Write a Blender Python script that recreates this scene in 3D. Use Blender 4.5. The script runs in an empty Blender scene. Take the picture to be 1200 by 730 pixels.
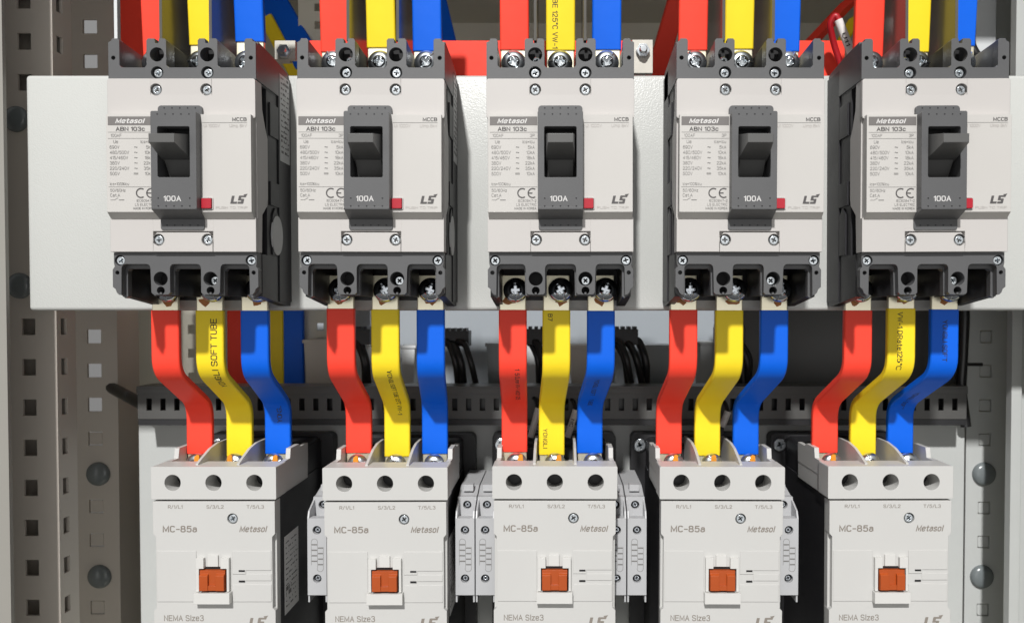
import bpy, bmesh, math, random
from mathutils import Vector, Matrix
from mathutils.geometry import tessellate_polygon
random.seed(7)
SC = bpy.context.scene
COL = SC.collection
MM = 0.001
sin, cos, pi = math.sin, math.cos, math.pi

# ------------------------------------------------------------------ camera
PITCH = math.radians(1.4)
FPX, CU, CV = 1000.0, 655.0, 386.4           # focal length and principal point, in pixels of a 1200 px wide picture
cd = bpy.data.cameras.new('camera'); cam = bpy.data.objects.new('camera', cd); COL.objects.link(cam)
cd.sensor_width = 36.0; cd.sensor_fit = 'HORIZONTAL'
cd.lens = 36.0 * FPX / 1200.0
cd.shift_x = -(CU - 600.0) / 1200.0
cd.shift_y = (CV - 365.0) / 1200.0
cd.dof.use_dof = True; cd.dof.focus_distance = 0.47; cd.dof.aperture_fstop = 12.0; cd.dof.aperture_blades = 7
cd.clip_start = 0.02; cd.clip_end = 50
cam.rotation_euler = (math.radians(90) - PITCH, 0, 0)
SC.camera = cam

# ------------------------------------------------------------------ world, lamps, exposure
w = bpy.data.worlds.new('World'); SC.world = w; w.use_nodes = True
nt = w.node_tree; nt.nodes.clear()
wo = nt.nodes.new('ShaderNodeOutputWorld'); bg = nt.nodes.new('ShaderNodeBackground')
tc = nt.nodes.new('ShaderNodeTexCoord'); sp = nt.nodes.new('ShaderNodeSeparateXYZ'); mr = nt.nodes.new('ShaderNodeMapRange')
cr = nt.nodes.new('ShaderNodeValToRGB')
mr.inputs['From Min'].default_value = -1; mr.inputs['From Max'].default_value = 1
cr.color_ramp.elements[0].color = (0.27, 0.26, 0.245, 1); cr.color_ramp.elements[1].color = (1.0, 1.0, 1.0, 1)
nt.links.new(tc.outputs['Generated'], sp.inputs[0]); nt.links.new(sp.outputs['Z'], mr.inputs['Value'])
nt.links.new(mr.outputs[0], cr.inputs[0]); nt.links.new(cr.outputs[0], bg.inputs['Color'])
bg.inputs['Strength'].default_value = 0.375
nt.links.new(bg.outputs[0], wo.inputs[0])


def area(name, loc, target, size, power, col=(1, 1, 1), sy=None):
    l = bpy.data.lights.new(name, 'AREA'); l.energy = power; l.size = size; l.color = col
    if sy: l.shape = 'RECTANGLE'; l.size_y = sy
    o = bpy.data.objects.new(name, l); COL.objects.link(o); o.location = loc
    o.rotation_euler = (Vector(target) - Vector(loc)).to_track_quat('-Z', 'Y').to_euler()
    return o


KD = Vector((-0.135, -1.0, 0.835)).normalized()
area('ceiling_lamp', Vector((0.02, 0.47, 0.0)) + KD * 8.0, (0.02, 0.47, 0.0), 0.30, 830.0, (1.0, 0.985, 0.965))
area('front_fill_lamp', (0.0, -2.6, -0.25), (0.0, 0.5, -0.05), 4.2, 24.0, (1.0, 0.99, 0.97), 1.9)  # added soft fill behind the camera, gives bare metal its reflections
SC.view_settings.view_transform = 'Standard'; SC.view_settings.look = 'None'
SC.view_settings.exposure = 0.0; SC.view_settings.gamma = 1.0; SC.view_settings.use_curve_mapping = False


def P(u, v, Y):
    """Where the sight line of pixel (u, v) of the 1200x730 picture crosses the plane y = Y mm: (x, z) in mm."""
    t = (CV - v) / FPX
    z = Y * (t * cos(PITCH) - sin(PITCH)) / (cos(PITCH) + t * sin(PITCH))
    d = Y * cos(PITCH) - z * sin(PITCH)
    return (u - CU) / FPX * d, z


def PX(u, Y, v=365): return P(u, v, Y)[0]
def PZ(v, Y): return P(655, v, Y)[1]


# ------------------------------------------------------------------ materials
def mat(name, col, rough=0.5, metal=0.0, bevel=0.3, noise=0.06, nscale=60.0, bump=0.0, bscale=900.0, spec=0.5, coat=0.0, speck=0.0):
    m = bpy.data.materials.new(name); m.use_nodes = True
    t = m.node_tree; b = t.nodes['Principled BSDF']
    b.inputs['Roughness'].default_value = rough; b.inputs['Metallic'].default_value = metal
    b.inputs['Specular IOR Level'].default_value = spec; b.inputs['Coat Weight'].default_value = coat
    c = t.nodes.new('ShaderNodeTexCoord')
    n = t.nodes.new('ShaderNodeTexNoise'); n.inputs['Scale'].default_value = nscale; n.inputs['Detail'].default_value = 5
    t.links.new(c.outputs['Object'], n.inputs['Vector'])
    mx = t.nodes.new('ShaderNodeMix'); mx.data_type = 'RGBA'
    mx.inputs[6].default_value = (*[x * (1 - noise) for x in col], 1); mx.inputs[7].default_value = (*[min(1, x * (1 + noise)) for x in col], 1)
    t.links.new(n.outputs['Fac'], mx.inputs[0]); t.links.new(mx.outputs[2], b.inputs['Base Color'])
    r = t.nodes.new('ShaderNodeMapRange'); r.inputs['To Min'].default_value = max(0.02, rough - 0.06); r.inputs['To Max'].default_value = min(1, rough + 0.06)
    t.links.new(n.outputs['Fac'], r.inputs['Value']); t.links.new(r.outputs[0], b.inputs['Roughness'])
    nrm = None
    if bevel:
        bv = t.nodes.new('ShaderNodeBevel'); bv.samples = 4; bv.inputs['Radius'].default_value = bevel * MM; nrm = bv.outputs[0]
    if bump:
        n2 = t.nodes.new('ShaderNodeTexNoise'); n2.inputs['Scale'].default_value = bscale; n2.inputs['Detail'].default_value = 2
        t.links.new(c.outputs['Object'], n2.inputs['Vector'])
        bp = t.nodes.new('ShaderNodeBump'); bp.inputs['Strength'].default_value = bump; bp.inputs['Distance'].default_value = 0.0003
        t.links.new(n2.outputs['Fac'], bp.inputs['Height'])
        if nrm: t.links.new(nrm, bp.inputs['Normal'])
        nrm = bp.outputs[0]
    if nrm: t.links.new(nrm, b.inputs['Normal'])
    return m


M = dict(
    cover=mat('warm_white_plastic', (0.492, 0.472, 0.455), 0.42, bevel=0.5, noise=0.03, nscale=22),
    label=mat('white_label_plastic', (0.505, 0.49, 0.468), 0.42, bevel=0.25, noise=0.02, nscale=30),
    grey=mat('grey_plastic', (0.088, 0.089, 0.092), 0.45, bevel=0.35, noise=0.05, bump=0.15, bscale=2500),
    greyhandle=mat('grey_handle_plastic', (0.10, 0.10, 0.098), 0.32, bevel=0.5, noise=0.05),
    charcoal=mat('charcoal_plastic', (0.021, 0.0205, 0.0235), 0.46, bevel=0.35, noise=0.1, bump=0.15, bscale=2500, spec=0.35),
    black=mat('black_plastic', (0.018, 0.018, 0.02), 0.45, bevel=0.3, noise=0.1),
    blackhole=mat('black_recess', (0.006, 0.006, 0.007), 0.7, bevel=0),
    cbody=mat('light_grey_plastic', (0.51, 0.507, 0.492), 0.42, bevel=0.4, noise=0.03, nscale=22),
    cbody2=mat('white_slider_plastic', (0.575, 0.57, 0.55), 0.42, bevel=0.3, noise=0.015),
    aux=mat('cool_grey_plastic', (0.43, 0.435, 0.445), 0.42, bevel=0.3, noise=0.03),
    orange=mat('orange_plastic', (0.37, 0.06, 0.004), 0.42, bevel=0.35, noise=0.06),
    redbtn=mat('red_button_plastic', (0.40, 0.008, 0.022), 0.38, bevel=0.4),
    red=mat('red_insulation', (0.97, 0.065, 0.038), 0.42, bevel=0.9, noise=0.07, nscale=45, bump=0.35, bscale=130, spec=0.2),
    yellow=mat('yellow_insulation', (0.91, 0.68, 0.025), 0.42, bevel=0.9, noise=0.07, nscale=45, bump=0.35, bscale=130, spec=0.2),
    blue=mat('blue_insulation', (0.003, 0.118, 0.70), 0.42, bevel=0.9, noise=0.06, nscale=45, bump=0.35, bscale=130, spec=0.2),
    zinc=mat('zinc_steel', (0.60, 0.64, 0.67), 0.29, metal=1.0, bevel=0.3, noise=0.06, nscale=150),
    dsteel=mat('dark_steel', (0.48, 0.51, 0.55), 0.14, metal=1.0, bevel=0.4, noise=0.08, nscale=120),
    dulltin=mat('dull_tinned_plate', (0.50, 0.48, 0.43), 0.5, metal=0.3, bevel=0.4, noise=0.15, nscale=90),
    tin=mat('tinned_copper', (0.97, 0.87, 0.67), 0.36, metal=0.7, bevel=0.4, noise=0.12, nscale=140),
    mark=mat('orange_torque_paint', (0.42, 0.14, 0.02), 0.5, bevel=0, noise=0.3, nscale=300),
    mark2=mat('bright_orange_torque_paint', (0.80, 0.30, 0.02), 0.5, bevel=0, noise=0.2, nscale=300),
    plate=mat('pale_powder_coat', (0.523, 0.532, 0.512), 0.32, bevel=0.0, noise=0.012, bump=0.42, bscale=1300),
    panel=mat('light_grey_powder_coat', (0.49, 0.505, 0.495), 0.38, bevel=0.6, noise=0.03, bump=0.2, bscale=700),
    rail=mat('beige_grey_rail_paint', (0.54, 0.495, 0.44), 0.45, bevel=0.4, noise=0.05, nscale=18, bump=0.1),
    cab=mat('cabinet_grey_paint', (0.64, 0.62, 0.53), 0.5, bevel=0.6, noise=0.06, nscale=12),
    frame=mat('dimmed_frame_paint', (0.27, 0.26, 0.235), 0.5, bevel=0.5, noise=0.05, nscale=14),  # dimmer light on the frame edge is put into this colour
    rearpale=mat('rear_panel_paint', (0.34, 0.375, 0.41), 0.5, bevel=0.6, noise=0.03, nscale=12),
    cablight=mat('cabinet_light_paint', (0.62, 0.64, 0.65), 0.45, bevel=0.6, noise=0.03, nscale=12),
    duct=mat('grey_duct_plastic', (0.08, 0.079, 0.076), 0.42, bevel=0.4, noise=0.06, nscale=20),
    plug=mat('grey_plug_plastic', (0.16, 0.18, 0.185), 0.22, bevel=0, noise=0.05),
    cable=mat('black_cable_jacket', (0.012, 0.012, 0.013), 0.35, bevel=0),
    wirered=mat('red_wire_jacket', (0.40, 0.008, 0.015), 0.4, bevel=0),
    sleeve=mat('white_wire_sleeve', (0.80, 0.77, 0.74), 0.45, bevel=0),
    barrier=mat('dark_grey_barrier_sheet', (0.10, 0.095, 0.085), 0.20, bevel=0.2, noise=0.1),
    tdark=mat('dark_grey_print', (0.075, 0.07, 0.07), 0.6, bevel=0, noise=0),
    tmid=mat('mid_grey_print', (0.17, 0.165, 0.16), 0.6, bevel=0, noise=0),
    tfaint=mat('faint_grey_print', (0.40, 0.375, 0.355), 0.6, bevel=0, noise=0),
    twhite=mat('white_print', (0.62, 0.61, 0.60), 0.6, bevel=0, noise=0),
    twarm=mat('warm_grey_print', (0.215, 0.19, 0.165), 0.6, bevel=0, noise=0),
    tblack=mat('black_print', (0.02, 0.018, 0.015), 0.6, bevel=0, noise=0),
    bar=mat('grey_label_bar', (0.15, 0.14, 0.135), 0.55, bevel=0, noise=0.03),
    sticker=mat('silver_sticker', (0.55, 0.55, 0.55), 0.4, bevel=0, noise=0.06, nscale=200),
    wsticker=mat('white_sticker', (0.80, 0.79, 0.78), 0.4, bevel=0, noise=0.03, nscale=200),
)


# ------------------------------------------------------------------ mesh builder (all in mm)
class MB:
    def __init__(self, off=(0, 0, 0), zs=1.0): self.v = []; self.f = []; self.off = off; self.smooth = set(); self.zs = zs

    def add(self, vs, fs, smooth=False):
        b = len(self.v); self.v += [tuple(p) for p in vs]
        for f in fs:
            if smooth: self.smooth.add(len(self.f))
            self.f.append([b + i for i in f])
        return self

    def box(self, x0, x1, y0, y1, z0, z1):
        vs = [(x, y, z) for x in (x0, x1) for y in (y0, y1) for z in (z0, z1)]
        return self.add(vs, [(0, 1, 3, 2), (4, 6, 7, 5), (0, 4, 5, 1), (2, 3, 7, 6), (0, 2, 6, 4), (1, 5, 7, 3)])

    def frus(self, a, b, axis=1):
        """Block between rectangle a = (x0,x1,z0,z1,y) and rectangle b."""
        vs = [(x, r[4], z) for r in (a, b) for x, z in ((r[0], r[2]), (r[1], r[2]), (r[1], r[3]), (r[0], r[3]))]
        return self.add(vs, [(0, 1, 2, 3), (7, 6, 5, 4), (0, 4, 5, 1), (1, 5, 6, 2), (2, 6, 7, 3), (3, 7, 4, 0)])

    def prism(self, outer, holes=(), y0=0, y1=1, back=True):
        """Outline(s) in x-z pushed from y0 to y1."""
        loops = [list(outer)] + [list(h) for h in holes]
        flat = [p for l in loops for p in l]; n = len(flat)
        tris = tessellate_polygon([[Vector((p[0], p[1], 0)) for p in l] for l in loops])
        vs = [(p[0], y0, p[1]) for p in flat] + [(p[0], y1, p[1]) for p in flat]
        fs = [tuple(t) for t in tris]
        if back: fs += [tuple(i + n for i in reversed(t)) for t in tris]
        s = 0
        for l in loops:
            k = len(l)
            fs += [(s + i, s + (i + 1) % k, n + s + (i + 1) % k, n + s + i) for i in range(k)]
            s += k
        return self.add(vs, fs)

    def xprism(self, prof, x0, x1):
        """Outline in y-z pushed along x."""
        n = len(prof)
        tris = tessellate_polygon([[Vector((p[0], p[1], 0)) for p in prof]])
        vs = [(x0, p[0], p[1]) for p in prof] + [(x1, p[0], p[1]) for p in prof]
        fs = [tuple(t) for t in tris] + [tuple(i + n for i in t) for t in tris]
        fs += [(i, (i + 1) % n, n + (i + 1) % n, n + i) for i in range(n)]
        return self.add(vs, fs)

    def lathe(self, cx, cz, prof, n=20, cap=True):
        """prof: (radius, y) round the y axis at (cx, cz)."""
        vs = []; fs = []
        for r, y in prof:
            vs += [(cx + r * cos(2 * pi * i / n), y, cz + r * sin(2 * pi * i / n)) for i in range(n)]
        for j in range(len(prof) - 1):
            fs += [(j * n + i, j * n + (i + 1) % n, (j + 1) * n + (i + 1) % n, (j + 1) * n + i) for i in range(n)]
        if cap: fs.append(tuple(range((len(prof) - 1) * n, len(prof) * n)))
        return self.add(vs, fs, True)

    def tube(self, pts, r, n=10, cap=True):
        pts = [Vector(p) for p in pts]; vs = []; fs = []
        up = Vector((0.31, 0.2, 0.93))
        for i, p in enumerate(pts):
            t = (pts[min(i + 1, len(pts) - 1)] - pts[max(i - 1, 0)]).normalized()
            a = t.cross(up).normalized(); b = t.cross(a)
            vs += [tuple(p + a * (r * cos(2 * pi * k / n)) + b * (r * sin(2 * pi * k / n))) for k in range(n)]
        for j in range(len(pts) - 1):
            fs += [(j * n + k, j * n + (k + 1) % n, (j + 1) * n + (k + 1) % n, (j + 1) * n + k) for k in range(n)]
        if cap: fs += [tuple(range(n)), tuple(range((len(pts) - 1) * n, len(pts) * n))]
        return self.add(vs, fs, True)

    def grid_plate(self, xs, zs, y0, y1, holes):
        """A sheet cut into cells; cells (i, j) in holes are left open."""
        ni, nj = len(xs) - 1, len(zs) - 1
        solid = lambda i, j: 0 <= i < ni and 0 <= j < nj and (i, j) not in holes
        for i in range(ni):
            for j in range(nj):
                if not solid(i, j): continue
                a, b, c, d = xs[i], xs[i + 1], zs[j], zs[j + 1]
                self.add([(a, y0, c), (b, y0, c), (b, y0, d), (a, y0, d)], [(0, 1, 2, 3)])
                self.add([(a, y1, c), (b, y1, c), (b, y1, d), (a, y1, d)], [(3, 2, 1, 0)])
                for (di, dj, e) in ((-1, 0, ((a, c), (a, d))), (1, 0, ((b, c), (b, d))), (0, -1, ((a, c), (b, c))), (0, 1, ((a, d), (b, d)))):
                    if not solid(i + di, j + dj):
                        (x0, z0), (x1, z1) = e
                        self.add([(x0, y0, z0), (x1, y0, z1), (x1, y1, z1), (x0, y1, z0)], [(0, 1, 2, 3)])
        return self

    def build(self, name, m, parent=None, label=None, bevel=0, seg=2, kind=None):
        me = bpy.data.meshes.new(name)
        ox, oy, oz = self.off
        me.from_pydata([((x - ox) * MM, (y - oy) * MM, (z * self.zs - oz) * MM) for x, y, z in self.v], [], self.f)
        for i in self.smooth: me.polygons[i].use_smooth = True
        bm = bmesh.new(); bm.from_mesh(me)
        bmesh.ops.remove_doubles(bm, verts=bm.verts, dist=1e-7)
        bmesh.ops.recalc_face_normals(bm, faces=bm.faces)
        if bevel:
            bmesh.ops.bevel(bm, geom=list(bm.edges), offset=bevel * MM, segments=seg, affect='EDGES', profile=0.5)
            for f in bm.faces: f.smooth = True
        bm.to_mesh(me); bm.free()
        me.materials.append(m)
        if self.smooth or bevel: me.set_sharp_from_angle(angle=math.radians(40))
        o = bpy.data.objects.new(name, me); COL.objects.link(o)
        if parent is not None: o.parent = parent
        else: o.location = (ox * MM, oy * MM, oz * MM)
        if label: o['label'] = label
        if kind: o['kind'] = kind
        return o


def circ(cx, cz, r, n=20, a0=0.0): return [(cx + r * cos(a0 + 2 * pi * i / n), cz + r * sin(a0 + 2 * pi * i / n)) for i in range(n)]


def rrect(x0, x1, z0, z1, r, n=4):
    out = []
    for cx, cz, a in ((x1 - r, z1 - r, 0), (x0 + r, z1 - r, 90), (x0 + r, z0 + r, 180), (x1 - r, z0 + r, 270)):
        out += [(cx + r * cos(math.radians(a + 90 * i / n)), cz + r * sin(math.radians(a + 90 * i / n))) for i in range(n + 1)]
    return out


def plus(cx, cz, L, t, a=0.0):
    p = [(L, -t), (L, t), (t, t), (t, L), (-t, L), (-t, t), (-L, t), (-L, -t), (-t, -t), (-t, -L), (t, -L), (t, -t)]
    return [(cx + x * cos(a) - z * sin(a), cz + x * sin(a) + z * cos(a)) for x, z in p]


def thing(name, label, cat, loc, group=None):
    o = bpy.data.objects.new(name, None); COL.objects.link(o); o.empty_display_size = 0.01
    o.location = [c * MM for c in loc]; o['label'] = label; o['category'] = cat
    if group: o['group'] = group
    return o


def tag(o, label, cat, group=None):
    o['label'] = label; o['category'] = cat
    if group: o['group'] = group
    return o


def copy_tree(root, loc, label):
    r = root.copy(); COL.objects.link(r); r.location = [c * MM for c in loc]; r['label'] = label
    for ch in list(root.children):
        c = ch.copy(); COL.objects.link(c); c.parent = r
        for g in ch.children:
            d = g.copy(); COL.objects.link(d); d.parent = c
    return r


# ------------------------------------------------------------------ flat lettering as meshes
_cache = {}
STROKES = {
 'A': '0,0 2.1,6 4.2,0;.8,2 3.4,2', 'B': '0,0 0,6 2.6,6 3.7,5.4 3.7,3.8 2.6,3.2 0,3.2;2.6,3.2 4,2.5 4,.7 2.8,0 0,0', 'C': '~3.9,4.9 3.4,6.1 .6,6.1 0,4.6 0,1.4 .6,-.1 3.4,-.1 3.9,1.1',
 'D': '0,0 0,6 2.4,6 4,4.6 4,1.4 2.4,0 0,0', 'E': '3.8,6 0,6 0,0 3.8,0;0,3.1 3.4,3.1', 'F': '0,0 0,6 3.8,6;0,3.1 3.2,3.1', 'G': '~4.1,4.4 3.6,6 .6,6.1 0,4.6 0,1.4 .6,-.1 3.6,-.1 4.1,.8 4.1,2.8;4.1,2.8 2.4,2.8',
 'H': '0,0 0,6;4,0 4,6;0,3.1 4,3.1', 'I': '.4,0 .4,6', 'K': '0,0 0,6;4,6 .2,2.3;1.5,3.5 4.1,0', 'L': '0,6 0,0 3.6,0', 'M': '0,0 0,6 2.5,.8 5,6 5,0', 'N': '0,0 0,6 4,0 4,6',
 'O': '~2,6 .6,6.1 0,4.6 0,1.4 .6,-.1 3.6,-.1 4.2,1.4 4.2,4.6 3.6,6.1 2,6', 'P': '0,0 0,6 2.8,6 4,5.3 4,3.5 2.8,2.8 0,2.8', 'R': '0,0 0,6 2.8,6 4,5.3 4,3.6 2.8,2.9 0,2.9;2.3,2.9 4.1,0',
 'S': '~3.9,4.6 3.4,6.1 .6,6.1 .1,5.2 .1,3.7 .9,3.3 3.2,2.8 4,2.3 4,.6 3.3,-.1 .5,-.1 0,1.5', 'T': '0,6 4.2,6;2.1,6 2.1,0', 'U': '0,6 0,1.2 .8,0 3.2,0 4,1.2 4,6', 'V': '0,6 2.1,0 4.2,6', 'W': '0,6 1.4,0 2.8,5 4.2,0 5.6,6', 'Y': '0,6 2.1,2.8 4.2,6;2.1,2.8 2.1,0',
 'a': '~.3,3.4 .8,4.4 2.8,4.4 3.2,3.6 3.2,0;~3.2,2.6 .6,2.6 0,1.6 0,.6 .7,-.1 2.2,-.1 3.2,1', 'c': '~3.2,3.2 2.8,4.4 .5,4.5 0,3.2 0,1.1 .5,-.1 2.8,0 3.2,1.2', 'e': '~0,2.3 3.3,2.3 3.3,3.6 2.7,4.5 .6,4.5 0,3.4 0,1 .6,-.1 2.7,-.1 3.3,1', 'i': '.3,0 .3,4.4;.3,5.4 .3,6.2',
 'k': '0,0 0,6;2.9,4.3 .2,1.9;1.1,2.7 3,0', 'l': '.3,0 .3,6', 'm': '0,0 0,4.4;~0,3.2 .8,4.4 2.2,4.4 2.6,3.6 2.6,0;~2.6,3.2 3.4,4.4 4.8,4.4 5.2,3.6 5.2,0', 'o': '~1.7,4.4 .6,4.5 0,3.4 0,1 .6,-.1 2.8,-.1 3.4,1 3.4,3.4 2.8,4.5 1.7,4.4',
 'p': '0,-1.7 0,4.4;~0,3.4 .8,4.4 2.6,4.4 3.3,3.4 3.3,1 2.6,0 .8,0 0,1', 's': '~3,3.3 2.6,4.5 .5,4.5 .1,3.6 .2,2.7 2.8,1.9 3.1,1.1 2.8,-.1 .4,-.1 0,1.1', 't': '1.1,5.8 1.1,.8 1.6,0 2.4,0;0,4.3 2.4,4.3', 'u': '0,4.3 0,1 .7,0 2.2,0 3.1,1;3.1,4.3 3.1,0', 'z': '0,4.2 3,4.2 0,0 3,0', 'r': '0,0 0,4.4;~0,3 .8,4.3 2.2,4.3', 'q': '3.2,-1.7 3.2,4.4;~3.2,3.4 2.6,4.4 .6,4.4 0,3.4 0,1 .6,0 2.6,0 3.2,1',
 '0': '~2,6 .6,6.1 0,4.6 0,1.4 .6,-.1 3.2,-.1 3.8,1.4 3.8,4.6 3.2,6.1 2,6', '1': '.2,4.8 1.5,6 1.5,0', '2': '~.1,4.4 .5,6 3.2,6.1 3.8,5 3.7,3.6 2,2.2 0,0;0,0 3.9,0', '3': '~.1,4.8 .7,6.1 3.1,6.1 3.6,5.2 3.5,3.5 2.4,3.2 1.4,3.2;~1.4,3.2 2.6,3.2 3.8,2.6 3.8,.6 3.1,-.1 .6,-.1 0,1.4',
 '4': '2.9,0 2.9,6 0,1.7 4,1.7', '5': '3.6,6 .6,6 .3,3.2;~.3,3.2 1.2,3.9 3.2,3.8 3.9,2.8 3.8,.9 3.1,-.1 .6,-.1 0,1.3', '6': '~3.6,4.8 3,6.1 .7,6 0,4.4 0,1.2 .7,-.1 3.1,-.1 3.8,1 3.8,2.7 3.1,3.7 .8,3.7 0,2', '7': '0,6 3.8,6 1.4,0', '8': '~1.9,3.2 .5,3.4 .2,4.4 .3,5.8 1.2,6.1 2.8,6.1 3.6,5.5 3.6,4 3,3.3 1.9,3.2;~1.9,3.2 .5,3 0,2 0,.6 .8,-.1 3.1,-.1 3.9,.6 3.9,2.2 3.3,3.1 1.9,3.2',
 '9': '~.2,1.2 .8,-.1 3.1,0 3.8,1.6 3.8,4.8 3.1,6.1 .7,6.1 0,5 0,3.3 .7,2.3 3,2.3 3.8,4', '-': '.2,2.6 2.6,2.6', '/': '0,-.3 2.6,6.4', '=': '0,3.8 3.2,3.8;0,2 3.2,2', '%': '0,0 4.4,6;~.9,6 0,6 0,4 1.8,4 1.8,6 .9,6;~3.5,2 2.6,2 2.6,0 4.4,0 4.4,2 3.5,2', '.': '.3,0 .3,.7', '\u00b0': '~.8,6.3 0,6.3 0,4.6 1.6,4.6 1.6,6.3 .8,6.3', '~': '~0,2.4 .6,4 2,3.6 2.8,2.6 4,2.2 4.6,3.8'}


def glyphs(s, bold=0.0, shear=0.0):
    """(verts (x, y, layer), faces, x0, x1, y0, y1) of a line of stroke lettering, capital height 0.73."""
    key = (s, bold, shear)
    if key in _cache: return _cache[key]
    ht = (0.66 + bold * 30) / 2
    V, F, cx = [], [], 0.0
    for ch in s:
        if ch == ' ': cx += 2.6; continue
        w_ = 0.0
        for li, st in enumerate(STROKES.get(ch, '.3,0 .3,.7').split(';')):
            sm = st[0] == '~'
            p = [Vector([float(q) for q in t.split(',')]) for t in st.lstrip('~').split()]
            if sm:
                for _ in range(2):
                    q = [p[0]]
                    for a, b in zip(p, p[1:]): q += [a * 0.75 + b * 0.25, a * 0.25 + b * 0.75]
                    p = q + [p[-1]]
            w_ = max(w_, max(q.x for q in p)); base = len(V)
            for i, q in enumerate(p):
                d0 = (q - p[i - 1]).normalized() if i else (p[1] - q).normalized()
                d1 = (p[i + 1] - q).normalized() if i < len(p) - 1 else d0
                n0, n1 = Vector((-d0.y, d0.x)), Vector((-d1.y, d1.x))
                n = n0 + n1; n = n.normalized() if n.length > 1e-6 else n0
                k = ht / max(0.45, n.dot(n0))
                e = Vector((0, 0))
                if i == 0 and not sm: e = -d1 * ht * 0.9 if len(p) and p[0] != p[-1] else e
                if i == len(p) - 1 and not sm and p[0] != p[-1]: e = d0 * ht * 0.9
                for sg in (-1, 1):
                    r = q + n * (k * sg) + e
                    V.append((r.x + cx + shear * r.y, r.y, li))
            F += [(base + 2 * i, base + 2 * i + 1, base + 2 * i + 3, base + 2 * i + 2) for i in range(len(p) - 1)]
        cx += w_ + 1.25 + ht
    k = 0.73 / (6 + 2 * ht)
    V = [(x * k, (y + ht) * k, l) for x, y, l in V]
    xs = [p[0] for p in V]; ys = [p[1] for p in V]
    _cache[key] = (V, F, min(xs), max(xs), min(ys), max(ys))
    return _cache[key]


def text(mb, s, x0, x1, z0, z1, y, bold=0.0, shear=0.0):
    """Lettering that fills the rectangle x0..x1, z0..z1 at depth y."""
    v, f, a, b, c, d = glyphs(s, bold, shear)
    sx, sz = (x1 - x0) / (b - a), (z1 - z0) / (d - c)
    mb.add([(x0 + (p[0] - a) * sx, y - 0.004 * p[2], z0 + (p[1] - c) * sz) for p in v], f)


def textl(mb, s, x, z, h, y, bold=0.0, shear=0.0, align='l', sq=1.0):
    """Lettering of capital height h, left, right or centred at x, middle height z."""
    v, f, a, b, c, d = glyphs(s, bold, shear)
    k = h / 0.73; W = (b - a) * k * sq
    x0 = x if align == 'l' else (x - W if align == 'r' else x - W / 2)
    mb.add([(x0 + (p[0] - a) * k * sq, y - 0.004 * p[2], z + p[1] * k - h / 2) for p in v], f)


def quad(mb, x0, x1, z0, z1, y): mb.add([(x0, y, z0), (x1, y, z0), (x1, y, z1), (x0, y, z1)], [(0, 1, 2, 3)])
def poly(mb, pts, y): mb.add([(p[0], y, p[1]) for p in pts], [tuple(range(len(pts)))])


def arcband(mb, cx, cz, r0, r1, a0, a1, y, n=14, sx=1.0):
    vs = []; fs = []
    for i in range(n + 1):
        a = math.radians(a0 + (a1 - a0) * i / n)
        vs += [(cx + sx * r0 * cos(a), y, cz + r0 * sin(a)), (cx + sx * r1 * cos(a), y, cz + r1 * sin(a))]
    mb.add(vs, [(2 * i, 2 * i + 1, 2 * i + 3, 2 * i + 2) for i in range(n)])


def emblem(mb, x0, x1, z0, z1, y):
    """The slanted two-letter emblem with a flick at the upper end of the second letter."""
    W, H = x1 - x0, z1 - z0
    q = lambda pts: poly(mb, [(x0 + W * (px + 0.13 * pz), z0 + H * pz) for px, pz in pts], y)
    t = 0.2
    q([(0.0, 0), (0.15, 0), (0.15, 0.80), (0.0, 0.80)])
    q([(0.15, 0), (0.37, 0), (0.37, t), (0.15, t)])
    q([(0.41, 0), (0.70, 0), (0.74, 0.05), (0.74, t), (0.41, t)])
    q([(0.59, t), (0.74, t), (0.74, 0.46), (0.70, 0.50), (0.59, 0.50)])
    q([(0.40, 0.33), (0.59, 0.33), (0.59, 0.50), (0.40, 0.50)])
    q([(0.40, 0.50), (0.55, 0.50), (0.55, 0.66), (0.40, 0.66)])
    q([(0.40, 0.66), (0.80, 0.66), (0.82, 0.82), (0.44, 0.82), (0.40, 0.78)])
    q([(0.70, 0.82), (0.82, 0.82), (0.87, 1.0), (0.64, 0.93)])


# ------------------------------------------------------------------ small shared shapes
def screw_mb(off, cx, cz, y, r=2.6, rot=0.3, zs=1.0):
    """Pan head with a cross recess; y is the front of the head."""
    m = MB(off); cz *= zs
    m.prism(circ(cx, cz, r * 0.82, 18), [plus(cx, cz, r * 0.52, r * 0.15, rot)], y, y + 0.5)
    m.lathe(cx, cz, [(r * 0.82, y + 0.02), (r * 0.96, y + 0.3), (r, y + 0.7), (r, y + 2.2)][::-1], 18, False)
    m.lathe(cx, cz, [(r * 0.3, y + 3.0), (r * 0.82, y + 0.5)], 18, False)
    return m


def bolt_mb(off, cx, cz, y, r=6.7, rot=0.1, zs=1.0):
    """Large domed terminal screw with a deep slot cross, seen from the front; y is the crown of the dome."""
    m = MB(off); n = 32; cz *= zs
    rings = [(r, y + 3.9), (r * 0.99, y + 3.3), (r * 0.95, y + 2.6), (r * 0.88, y + 1.75), (r * 0.78, y + 1.05), (r * 0.66, y + 0.6), (r * 0.52, y + 0.3), (r * 0.42, y + 0.16)]
    m.lathe(cx, cz, rings, n, False)
    m.prism(circ(cx, cz, r * 0.42, n), [plus(cx, cz, r * 0.36, r * 0.12, rot)], y + 0.16, y + 2.2)
    m.prism(circ(cx, cz, r * 0.60, n), [], y + 2.0, y + 2.6)
    for k in range(2):
        a = rot + k * pi
        c, s = cos(a + pi / 2), sin(a + pi / 2)
        x, z = cx + c * r * 0.74, cz + s * r * 0.74
        m.tube([(x - c * r * 0.2, y + 0.45, z - s * r * 0.2), (x + c * r * 0.16, y + 1.6, z + s * r * 0.16)], r * 0.09, 6)
    return m


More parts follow.
